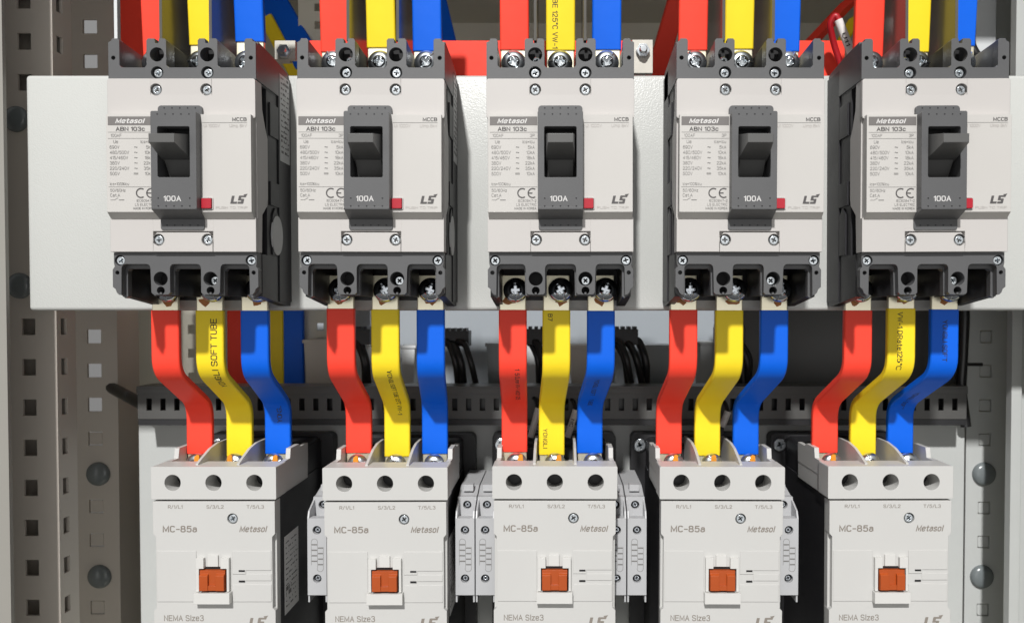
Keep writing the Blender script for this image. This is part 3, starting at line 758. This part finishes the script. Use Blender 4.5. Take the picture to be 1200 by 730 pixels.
def make_contactor(label):
    R_ = thing('contactor', label, 'contactor', (0, 604, 0), 'contactors on the lower panel')
    B = lambda: MB(CO, 1.006)
    m = B()
    m.box(-34.4, 34.4, FY + 9.9, 592, -226, -108); m.box(-33.8, 33.8, 555, 592, -108, -90)
    m.build('housing', M['charcoal'], R_)
    m = B()
    m.prism(rrect(-44, 42, -232, -86, 4), [circ(-38, -94, 2.4, 12)], 592, 604)
    m.prism(rrect(-33, 33, -110, -88, 3), [], 560, 592)
    m.build('base_flange', M['black'], R_)
    screw_mb(CO, -38, -94, 589.5, 4.6, 0.4, 1.006).build('fixing_screw', M['zinc'], R_)
    # upper terminal block
    m = B()
    zt, zb = -90.4, -109.2
    out = rrect(-36.1, 36.1, zb, zt, 0.7)
    hs = [circ(x, -99.6, 4.7, 24) for x in (-23.6, 0, 23.6)]
    m.prism(out, hs, FY, FY + 18)
    m.box(-35.2, 35.2, FY + 17.9, 555, zb, -98)
    for a, b in ((-35.4, -32.6), (32.6, 35.4)):
        m.xprism([(FY + 17.5, -99), (FY + 17.5, zt), (518, zt), (519.5, -84.5), (536, -84.5), (540, -86.5), (555, -86.5), (555, -99)], a, b)
    for x in (-12.0, 12.0):
        m.xprism([(FY + 6, zt - 1), (FY + 6, zt + 0.6), (502, -87.6), (514, -83.8), (526, -82.0), (553, -82.0), (553, -99), (FY + 17.8, -99)], x - 0.8, x + 0.8)
    tb = m.build('terminal_block', M['cbody'], R_)
    for x in (-23.6, 0, 23.6):
        m = B(); m.prism(circ(x, -99.6, 4.75, 20), [], 506.6, 507.8); m.build('hole_bottom', M['black'], tb)
    for x in (-23.6, 0, 23.6): bolt_mb(CO, x, -95.0, 519.5, 6.4, 0.4 + x).build('terminal_screw', M['zinc'], R_)
    # front cover
    m = B()
    zc = -110.3
    m.prism([(-35.2, zc), (-35.2, -129), (-33.6, -130.8), (-33.6, -172), (-35.2, -173.5), (-35.2, -226), (35.2, -226), (35.2, -173.5), (33.6, -172), (33.6, -130.8), (35.2, -129), (35.2, zc)],
            [circ(10.8, -120.3, 3.1)], FY, FY + 8)
    m.box(-35.0, 35.0, FY + 4, FY + 10, -226, zc - 0.2)
    fc = m.build('front_cover', M['cbody'], R_)
    m = B()
    m.prism([(-33.0, -138.9), (-10.3, -138.9), (-10.3, -168.2), (-33.0, -168.2)], [], FY - 0.3, FY + 0.1)
    m.build('cover_panel', M['cbody'], fc); m = B()
    m.prism([(10.6, -138.9), (33.0, -138.9), (33.0, -150.0), (18.3, -150.0), (18.3, -152.2), (10.6, -152.2)], [], FY - 0.3, FY + 0.1)
    m.build('cover_panel', M['cbody'], fc); m = B()
    m.prism([(10.6, -158.4), (18.3, -158.4), (18.3, -158.2), (33.0, -158.2), (33.0, -168.2), (10.6, -168.2)], [], FY - 0.3, FY + 0.1)
    m.build('cover_panel', M['cbody'], fc); m = B()
    m.prism([(18.3, -152.2), (33.0, -152.2), (33.0, -156.0), (18.3, -156.0)], [], FY - 0.3, FY + 0.1)
    m.build('cover_panel', M['cbody'], fc)
    screw_mb(CO, 10.8, -120.3, FY + 0.5, 2.75, 0.6, 1.006).build('cover_screw', M['zinc'], R_)
    # white slider housing with orange slider
    m = B()
    m.box(-9.6, -5.2, FY - 2.6, FY + 0.2, -148.4, -142.5); m.box(4.6, 9.4, FY - 2.6, FY + 0.2, -148.4, -142.5)
    m.box(-9.6, -7.9, FY - 2.6, FY + 0.2, -161.6, -148.4); m.box(8.1, 9.4, FY - 2.6, FY + 0.2, -161.6, -148.4)
    m.box(-3.4, 2.6, FY - 1.2, FY + 0.2, -147.6, -141.2)
    m.box(-10.3, 10.3, FY - 4.6, FY + 0.2, -168.2, -162.0)
    m.build('slider_frame', M['cbody2'], R_)
    m = B(); m.box(-7.9, 8.1, FY - 0.15, FY - 0.05, -162, -147.9); m.build('slider_recess', M['blackhole'], fc)
    m = B()
    m.box(-7.3, 7.3, FY - 2.8, FY - 0.2, -160.8, -149.3)
    m.xprism([(FY - 2.8, -151.2), (FY - 4.4, -152.0), (FY - 4.4, -160.6), (FY - 2.7, -160.6)], -7.1, -2.2)
    m.xprism([(FY - 2.8, -151.2), (FY - 4.4, -152.0), (FY - 4.4, -160.6), (FY - 2.7, -160.6)], 2.4, 7.1)
    m.box(-2.3, 2.5, FY - 4.0, FY - 2.7, -160.6, -157.8)
    m.build('orange_slider', M['orange'], R_)
    m = B(); y = FY - 0.36
    quad(m, 14.2, 17.8, -150.9, -149.8, FY - 0.34); m.build('indicator_slot', M['blackhole'], fc); m = B(); quad(m, 14.2, 17.8, -156.9, -155.8, FY - 0.34); m.build('indicator_slot', M['blackhole'], fc)
    y = FY - 0.06
    m = B()
    for x, s in ((-22.2, 'R/1/L1'), (0.8, 'S/3/L2'), (24.0, 'T/5/L3')): m = B(); textl(m, s, x, -113.4, 2.0, y, 0.012, align='c', sq=1.15); m.build('terminal_marking', M['twarm'], fc)
    m = B()
    text(m, 'MC-85a', -29.6, -9.8, -128.1, -123.9, y, 0.021)
    m.build('type_lettering', M['twarm'], fc); m = B()
    text(m, 'Metasol', 14.6, 31.0, -128.0, -124.0, y, 0.022, 0.25)
    m.build('maker_lettering', M['twarm'], fc); m = B()
    text(m, 'NEMA Size3', -29.4, -6.4, -179.7, -175.7, y, 0.012)
    m.build('size_lettering', M['twarm'], fc); m = B()
    emblem(m, 19.5, 31.0, -183.0, -176.2, y)
    m.build('emblem', M['twarm'], fc)
    # side sticker
    m = B(); m.box(34.3, 34.6, 509, 536, -183, -136); st = m.build('rating_sticker', M['wsticker'], R_)
    m = B()
    for r in range(13):
        z = -140.5 - r * 3.2; yy = 511
        while yy < 533:
            L_ = random.uniform(0.6, 2.8); hh = 2.6 if r in (9, 10) and yy < 522 else random.choice((0.6, 0.8, 1.0)); m.add([(34.66, yy, z), (34.66, min(yy + L_, 534.5), z), (34.66, min(yy + L_, 534.5), z + hh), (34.66, yy, z + hh)], [(0, 1, 2, 3)]); yy += L_ + random.choice((0.4, 0.5, 0.7, 2.5, 4.0))
    m.build('sticker_print', M['tmid'], st)
    return R_


CL = ['light grey contactor with orange slider, first from the perforated rails, white sticker on its side',
      'light grey contactor with orange slider, second from the perforated rails',
      'light grey contactor with orange slider in the middle of the five, seen straight on',
      'light grey contactor with orange slider, fourth from the perforated rails',
      'light grey contactor with orange slider, last of the five, beside the bare panel']
proto = make_contactor(CL[0]); proto.location.x = CX[0] * MM
for i in range(1, 5): copy_tree(proto, (CX[i], 604, (0, -.5, .3, 0, .4)[i]), CL[i]).rotation_euler = (0, math.radians((0, -.15, .1, .2, -.12)[i]), 0)
for i in range(5):                                          # torque paint on the contactor screws
    for j in range(3):
        if (i, j) in ((1, 1), (1, 2), (2, 2), (4, 1), (4, 2)): continue
        m = MB((CX[i], 604, 0)); x = CX[i] + (-23.6, 0, 23.6)[j]
        rr = random.Random(i * 11 + j); x += rr.uniform(-2.5, 2.5)
        m.prism([(x - 1.6, -93.8), (x + 1.8, -93.2), (x + 1.5, -89.4), (x + 0.2, -88.9), (x - 1.3, -90.0)], [], 518.6, 519.6)
        o = m.build('paint_mark', M['mark2'], [c for c in COL.objects if c.name.startswith('contactor') and c.parent is None and abs(c.location.x - CX[i] * MM) < 1e-4][0])

# auxiliary contact blocks clipped beside the contactors
AO = (0, 590, -145)


def make_aux(label):
    R_ = thing('auxiliary_contact', label, 'contact block', AO, 'auxiliary contact blocks')
    B = lambda: MB(AO, 1.006)
    ya, yb_ = 508.0, 521.0
    m = B()
    hl = [circ(0, -131.6, 2.6, 16), circ(0, -160.6, 2.6, 16)]
    m.prism([(-5.7, -170.5), (5.7, -170.5), (5.7, -124.5), (-5.7, -124.5)], hl, ya, ya + 6)
    m.prism([(-5.7, -126), (5.7, -126), (5.7, -114.5), (-5.7, -114.5)], [circ(0, -119.4, 2.6, 16)], yb_, yb_ + 5)
    m.xprism([(ya + 5.9, -170.5), (ya + 5.9, -124.5), (yb_, -126), (yb_ + 4.9, -126), (yb_ + 4.9, -114.5), (540, -111), (590, -111), (590, -170.5)], -5.7, 5.7)
    for s in (-5.7, 4.7):
        m.xprism([(ya, -124.6), (ya + 2, -120.5), (yb_ + 1, -115.5), (yb_ + 1, -126)], s, s + 1.0)
        m.box(s, s + 1.0, ya + 1, ya + 12, -175, -170.4)
    m.box(-3, 3, yb_ + 7, yb_ + 14, -112.5, -108.5)
    m.build('block_body', M['aux'], R_)
    for z, y_ in ((-131.6, ya), (-160.6, ya), (-119.4, yb_)):
        m = B(); m.prism(circ(0, z, 2.7, 16), [], y_ + 3.2, y_ + 4.2); m.build('screw_well', M['blackhole'], R_)
        screw_mb(AO, 0, z, y_ + 1.6, 1.75, 0.5 + z, 1.006).build('screw', M['dsteel'], R_)
    m = B(); y = ya - 0.05
    arcband(m, -1.5, -138.6, 1.75, 2.0, 0, 180, y, 8); arcband(m, 1.9, -154.5, 1.75, 2.0, 180, 360, y, 8)
    quad(m, 0.2, 0.42, -154.5, -138.6, y); quad(m, -3.5, -3.28, -152.5, -138.6, y); quad(m, 3.68, 3.9, -154.5, -141.5, y)
    for k in range(4):
        quad(m, -3.2, 0.1, -140.6 - 3.3 * k, -139.8 - 3.3 * k, y); quad(m, 0.6, 3.6, -142.6 - 3.3 * k, -141.8 - 3.3 * k, y)
    m.build('printed_diagram', M['tmid'], R_)
    return R_


AX = [(-145.0, 'grey auxiliary contact block on the outer side of the second contactor from the perforated rails'),
      (-56.3, 'grey auxiliary contact block touching the second contactor, beside its twin in the same gap'),
      (-44.2, 'grey auxiliary contact block between its twin and the middle contactor, on the rail side'),
      (34.6, 'mostly hidden grey auxiliary contact block tight behind the middle contactor cover'),
      (46.8, 'fully visible grey auxiliary contact block facing the dark side of the fourth contactor'),
      (137.8, 'grey auxiliary contact block between the fourth contactor and the dark side of the fifth')]
proto = make_aux(AX[0][1]); proto.location = (AX[0][0] * MM, AO[1] * MM, AO[2] * MM)
for x, lab in AX[1:]: copy_tree(proto, (x, AO[1], AO[2]), lab)

# ================================================================== slotted wiring duct
dx0, dx1 = PX(160, 582), PX(1134, 582)
R_ = thing('wiring_duct', 'dark grey slotted wiring duct running behind the coloured busbars', 'wiring duct', (0, 604, -66))
off = (0, 604, -66)
zt_, zb_ = PZ(455, 582), PZ(491, 582)
s0_, s1_ = PZ(481, 582), PZ(467, 582)
xs = [dx0]; holes = set(); x = dx0 + 6
while x + 4.2 < dx1 - 3:
    xs += [x, x + 3.6]; holes.add((len(xs) - 2, 1)); x += 9.5
xs.append(dx1)
m = MB(off); m.grid_plate(xs, [zb_, s0_, s1_, zt_], 582, 583.6, holes)
m.box(dx0, dx1, 602, 604, zb_, zt_); m.box(dx0, dx1, 583.6, 602, zb_, zb_ + 1.5)
m.build('duct_body', M['duct'], R_)
m = MB(off); m.box(dx0, dx1, 580.6, 604, zt_, zt_ + 1.6); m.box(dx0, dx1, 580.4, 581.9, zt_ - 3.4, zt_); m.build('duct_lid', M['duct'], R_)
m = MB(off); m.box(dx0 + 2, dx1 - 2, 590, 592, zb_ + 2, zt_ - 1); m.build('wire_filling', M['cable'], R_)
m = MB(off); m.box(PX(160, 582), dx1, 582.5, 604, zb_ - 4.2, zb_ - 0.2); m.build('support_rail', M['black'], R_)

# ================================================================== things behind
def bar(name, mt, pts, wdir, wd, th, label, cat='busbar', group=None, r=4):
    p = path_smooth([Vector(q) for q in pts], r) if len(pts) > 2 else [Vector(q) for q in pts]
    m = MB(tuple(p[0])); ribbon(m, p, wd, th, Vector(wdir).normalized())
    return tag(m.build(name, M[mt], None), label, cat, group)


def q3(u, v, Y): x, z = P(u, v, Y); return (x, Y, z)


# horizontal red rear busbar with a bare joint
z = (PZ(49, 532) + PZ(92, 532)) / 2
for u0, u1, lab in ((366, 752, 'long horizontal red insulated busbar running behind the second and middle breaker tops'), (930, 986, 'short horizontal red insulated busbar between the fourth and fifth breaker tops')):
    bar('rear_busbar', 'red', [(PX(u0, 532), 532, z), (PX(u1, 532), 532, z)], (0, 0, 1), PZ(49, 532) - PZ(92, 532), 5, lab, group='horizontal rear busbars')
for u0, u1, v0, v1, lab in ((741, 765, 47, 86, 'bare tinned busbar joint with a bolt beside the dark red diagonal strip'), (322, 346, 48, 70, 'bare busbar joint with a bolt under the navy strip by the first breaker')):
    Y = 524
    xa, za = P(u0, v1, Y); xb, zb2 = P(u1, v0, Y)
    off = (xa, Y, za)
    R_ = thing('busbar_joint', lab, 'busbar joint', off, 'bare busbar joints')
    m = MB(off); m.box(xa, xb, Y, Y + 4, za, zb2); m.box(xa + 1, xb - 5, Y + 4.0, Y + 9, za, zb2 - 3); m.build('bare_plate', M['dulltin'], R_)
    m = MB(off); cx_, cz_ = (xa + xb) / 2, zb2 - 7
    m.prism(circ(cx_, cz_, 4.2, 6), [], Y - 3.4, Y + 0.1); m.lathe(cx_, cz_, [(2.4, Y - 3.3), (2.4, Y - 6), (2.0, Y - 6.6)], 12); m.build('joint_bolt', M['zinc'], R_)

# strips that lead back into the cabinet beside the breakers
G = 'sloping feeder busbars'
bar('feeder_busbar', 'blue', [q3(317, -4, 700), q3(362, 75, 680)], (0.86, 0, 0.5), 22, 6, 'dark navy busbar sloping back between the first and second breaker tops', group=G)
bar('feeder_busbar', 'blue', [q3(512, -4, 690), q3(536, 98, 670)], (1, 0, 0), 14, 6, 'narrow dark navy busbar sloping down behind the second breaker', group=G)
bar('feeder_busbar', 'red', [q3(795, -4, 670), q3(766, 95, 690)], (1, 0, 0.25), 17, 6, 'dark red busbar sloping down beside the fourth breaker top', group=G)
bar('feeder_busbar', 'red', [q3(1002, -4, 680), q3(930, 72, 700)], (0.8, 0, 0.6), 27, 6, 'dark red busbar sloping behind the white sleeved wire', group=G)
bar('feeder_busbar', 'yellow', [q3(312, 22, 690), q3(352, 96, 680)], (0.86, 0, 0.5), 11, 6, 'dull yellow busbar edge sloping under the navy strip', group=G)
bar('feeder_busbar', 'yellow', [q3(1003, 20, 690), q3(962, 96, 680)], (0.86, 0, 0.5), 16, 6, 'dull yellow busbar sloping behind the red wire loop', group=G)
bar('feeder_busbar', 'red', [q3(156.5, -4, 620), q3(156.5, 98, 620)], (1, 0, 0), 24.5, 5, 'wide dark red busbar behind the first breaker top', group=G)
o = MB((-282, 545, 240)); a_ = q3(133, -20, 548); b_ = q3(138, 70, 548); o.box(a_[0], b_[0], 548, 552, b_[2], 240)
tag(o.build('white_strip', M['cablight']), 'thin white strip beside the wide dark red busbar', 'strip')

# below the plate: vertical strips seen between the first strips and the gap
for u, wpx, mt, lab in ((281, 28, 'red', 'rear red busbar seen between the yellow and blue bent strips'), (323, 20, 'yellow', 'rear yellow busbar partly hidden by the first blue bent strip'), (344.5, 23, 'blue', 'rear blue busbar in shade next to the first blue bent strip')):
    Y = 681
    o = bar('rear_vertical_busbar', mt, [(PX(u, Y), Y, 60), (PX(u, Y), Y, PZ(500, Y))], (1, 0, 0), wpx * Y / 1000, 5, lab, group='rear vertical busbars')

# rear equipment: pale panel, grey housings, black cable bunches
o = MB((0, 780, -20)); o.box(PX(345, 780), PX(850, 780), 780, 784, PZ(510, 780), 70)
tag(o.build('rear_pale_panel', M['rearpale']), 'pale rear panel glimpsed between the bent strips', 'panel')
for k, (u0, u1, v0, mt, lab) in enumerate(((356, 412, 402, 'rail', 'low grey rear housing beside the second red bent strip'), (414, 438, 405, 'cablight', 'pale rear housing between the second red and yellow strips'),
                                     (470, 486, 408, 'cablight', 'shaded rear housing between the second yellow and blue strips'), (570, 592, 406, 'plug', 'dark conical rear housing behind the middle red strip'),
                                     (615, 634, 402, 'cablight', 'bright rear housing between the middle red and yellow strips'), (668, 690, 408, 'rail', 'grey rear housing between the middle yellow and blue strips'),
                                     (752, 786, 408, 'plug', 'dark grey rear housing before the fourth red strip'), (814, 838, 404, 'cablight', 'pale rear housing between the fourth red and yellow strips'))):
    Y = 740 if mt == 'cablight' else 655
    x0, x1 = PX(u0, Y), PX(u1, Y); zt2 = PZ(v0, Y); zb3 = PZ(500, Y)
    R_ = thing('rear_housing', lab, 'housing', ((x0 + x1) / 2, Y, zb3), 'rear equipment housings')
    off = ((x0 + x1) / 2, Y, zb3)
    m = MB(off); t = 3.0 * (1 if k % 2 else -1)
    m.prism([(x0, zt2), (x1, zt2), (x1 - abs(t), zb3), (x0 + abs(t), zb3)], [], Y, Y + 30); m.build('housing_body', M[mt], R_)
    m = MB(off); m.box(x0 - 1, x1 + 1, Y - 1, Y + 31, zt2, zt2 + 2.5); m.build('housing_rim', M[mt], R_)


def bunch(u, n, v0, v1, lab, du=9, Y=628):
    off = q3(u, v1, Y)
    R_ = thing('cable_bunch', lab, 'cables', off, 'black cable bunches')
    rb = random.Random(int(u))
    for k in range(n):
        ux = u - 4 + k * du + rb.uniform(-3, 3); Yk = Y + rb.uniform(-8, 8)
        pts = path_smooth([q3(ux - 14, v0 + 2 + rb.uniform(0, 6), Yk + 6), q3(ux - 5, v0 + rb.uniform(0, 6), Yk), q3(ux + 4 + rb.uniform(-2, 5), v0 + 24, Yk - 6), q3(ux + 9 + rb.uniform(-5, 4), v1, Yk)], 12)
        MB(off).tube(pts, rb.uniform(2.3, 3.2), 10).build('cable', M['cable'], R_)
    x0, z0 = P(u - 20, v0 + 8, Y); x1, z1 = P(u + 4 + (n - 1) * du * 0.6, v0 - 10, Y)
    m = MB(off); m.box(x0, x1, Y + 2, Y + 22, z0, z1)
    kx = x0
    while kx < x1 - 2: m.box(kx, kx + 2.4, Y + 3, Y + 20, z1, z1 + 2); kx += 4.4
    m.build('terminal_head', M['black'], R_)
    return R_


bunch(534, 3, 398, 458, 'three black cables curving down beside the second blue bent strip')
bunch(728, 4, 396, 458, 'black cables curving down beside the middle blue bent strip')
bunch(862, 3, 394, 458, 'black cables half hidden behind the fourth yellow bent strip', du=7)
bunch(424, 2, 396, 458, 'black cables half hidden by the second red bent strip', du=8)
bunch(632, 2, 396, 458, 'black cables glimpsed between the middle red and yellow strips', du=6)
o = MB((215, 655, -60)); o.box(PX(838, 655), PX(1126, 655), 655, 659, PZ(500, 655), 70)
tag(o.build('rear_dark_panel', M['duct']), 'flat dark grey rear panel behind the fourth and fifth bent strips', 'panel')
R_ = thing('edge_cable', 'black cable hanging down at the end of the wiring duct', 'cable', q3(1129, 365, 600))
off = q3(1129, 365, 600)
MB(off).tube([q3(1131, 300, 600), q3(1130, 380, 598), q3(1128, 420, 600), q3(1126, 455, 600), q3(1132, 500, 597)], 3.6).build('cable', M['cable'], R_)
MB(off).tube([q3(1131, 427, 598), q3(1151, 427, 598)], 1.2).build('cable_tie_tail', M['cable'], R_)
R_ = thing('entry_cable', 'thick black cable entering the wiring duct by the perforated rails', 'cable', q3(150, 465, 590))
off = q3(150, 465, 590)
MB(off).tube(path_smooth([q3(120, 448, 640), q3(138, 458, 620), q3(168, 474, 586)], 6), 4.2).build('cable', M['cable'], R_)
# far post with small square holes beyond the first strips
zf = [PZ(386 + 28 * k, 688) for k in range(4)]
off = (PX(220, 688), 688, -80)
R_ = thing('far_slotted_post', 'far beige post with small square holes behind the first yellow strip', 'post', off)
m = MB(off); zz = [-120]
for z in sorted(zf): zz += [z - 3.6, z + 3.6]
zz.append(100)
m.grid_plate([PX(160, 688), PX(220, 688), PX(229, 688), PX(262, 688)], zz, 688, 690, {(1, 1 + 2 * k) for k in range(len(zf))}); m.build('post_sheet', M['cab'], R_)
R_ = thing('far_rear_post', 'far beige post with small holes between the first and second bent strips', 'post', (PX(366, 686), 686, -80))
off = (PX(366, 686), 686, -80)
zf = [PZ(383, 686), PZ(400, 686), PZ(30, 686), PZ(9, 686)]; zz = [-120]
for z in sorted(zf): zz += [z - 3, z + 3]
zz.append(258)
m = MB(off); m.grid_plate([PX(352, 686), PX(371, 686), PX(379, 686), PX(392, 686)], zz, 686, 688, {(1, 1 + 2 * k) for k in range(len(zf))}); m.build('post_sheet', M['cab'], R_)

# red wire with a white marker sleeve above the last breaker
off = q3(985, 80, 508)
R_ = thing('marked_wire', 'dark red wire looping into a white marker sleeve beside the last breaker', 'wire', off)
MB(off).tube(path_smooth([q3(988, 84, 516), q3(977, 52, 514), q3(972, 28, 510), q3(979, 17, 508), q3(984, 26, 508)], 9, 8), 1.9, 12).build('wire', M['wirered'], R_)
MB(off).tube([q3(982.5, 24, 508), q3(999, 66, 508)], 2.5, 16).build('marker_sleeve', M['sleeve'], R_)
m = MB(off)
v_, f_, a, b, c, d = glyphs('U11', 0.01)
p0, p1 = Vector(q3(988.5, 39, 505.2)), Vector(q3(994.5, 54, 505.2)); t = (p1 - p0); n_ = Vector((t.z, 0, -t.x)).normalized() * -2.4
m.add([p0 + t * ((q[0] - a) / (b - a)) + n_ * ((q[1] - c) / (d - c) - 0.5) for q in v_], f_); m.build('sleeve_print', M['tblack'], R_)
# small white wire sleeves beside the middle contactor
for u0, v0, u1, v1, lab in ((631, 478, 622, 512, 'small white wire sleeve between the middle red and yellow strips'), (675, 480, 665, 512, 'small white wire sleeve marked NC between the middle yellow and blue strips'), (853, 482, 846, 500, 'small pale wire sleeve between the fourth yellow and blue strips')):
    off = q3(u0, v0, 590)
    R_ = thing('sleeved_wire', lab, 'wire', off, 'short sleeved wires above the contactors')
    MB(off).tube([q3(u0, v0, 575), q3(u1, v1, 575)], 2.3, 12).build('marker_sleeve', M['sleeve'], R_)
    MB(off).tube(path_smooth([q3(u0 - 18, v0 - 4, 590), q3(u0 - 4, v0 - 14, 582), q3(u0, v0, 575)], 6), 1.3, 8).build('wire', M['cable'], R_)
    MB(off).tube([q3(u1, v1, 575), q3(u1 - 3, v1 + 22, 572)], 1.5, 8).build('wire', M['cable'], R_)
    if 'NC' in lab:
        m = MB(off); v_, f_, a, b, c, d = glyphs('NC', 0.01); p0, p1 = Vector(q3(671.5, 491, 572.4)), Vector(q3(669, 500, 572.4)); t = p1 - p0; n_ = Vector((-t.z, 0, t.x)).normalized() * 2.6
        m.add([p0 + t * ((q[0] - a) / (b - a)) + n_ * ((q[1] - c) / (d - c) - 0.5) for q in v_], f_); m.build('sleeve_print', M['tblack'], R_)
# upper edge bits past the last breaker
o = MB((PX(1150, 600), 600, 120)); o.box(PX(1140, 600), PX(1163, 600), 600, 620, 60, 258)
tag(o.build('upper_side_panel', M['cablight']), 'pale upright panel above the plate beside the last blue busbar', 'panel')
off = q3(1140, 75, 560)
R_ = thing('coiled_cable', 'short black cable behind the last breaker top', 'cable', off)
MB(off).tube(path_smooth([q3(1131, 20, 575), q3(1138, 55, 570), q3(1146, 68, 565), q3(1160, 66, 560)], 8), 3.0).build('cable', M['cable'], R_)
MB(off).tube(path_smooth([q3(1134, 90, 570), q3(1140, 70, 566), q3(1156, 78, 560)], 8), 2.6).build('cable', M['cable'], R_)
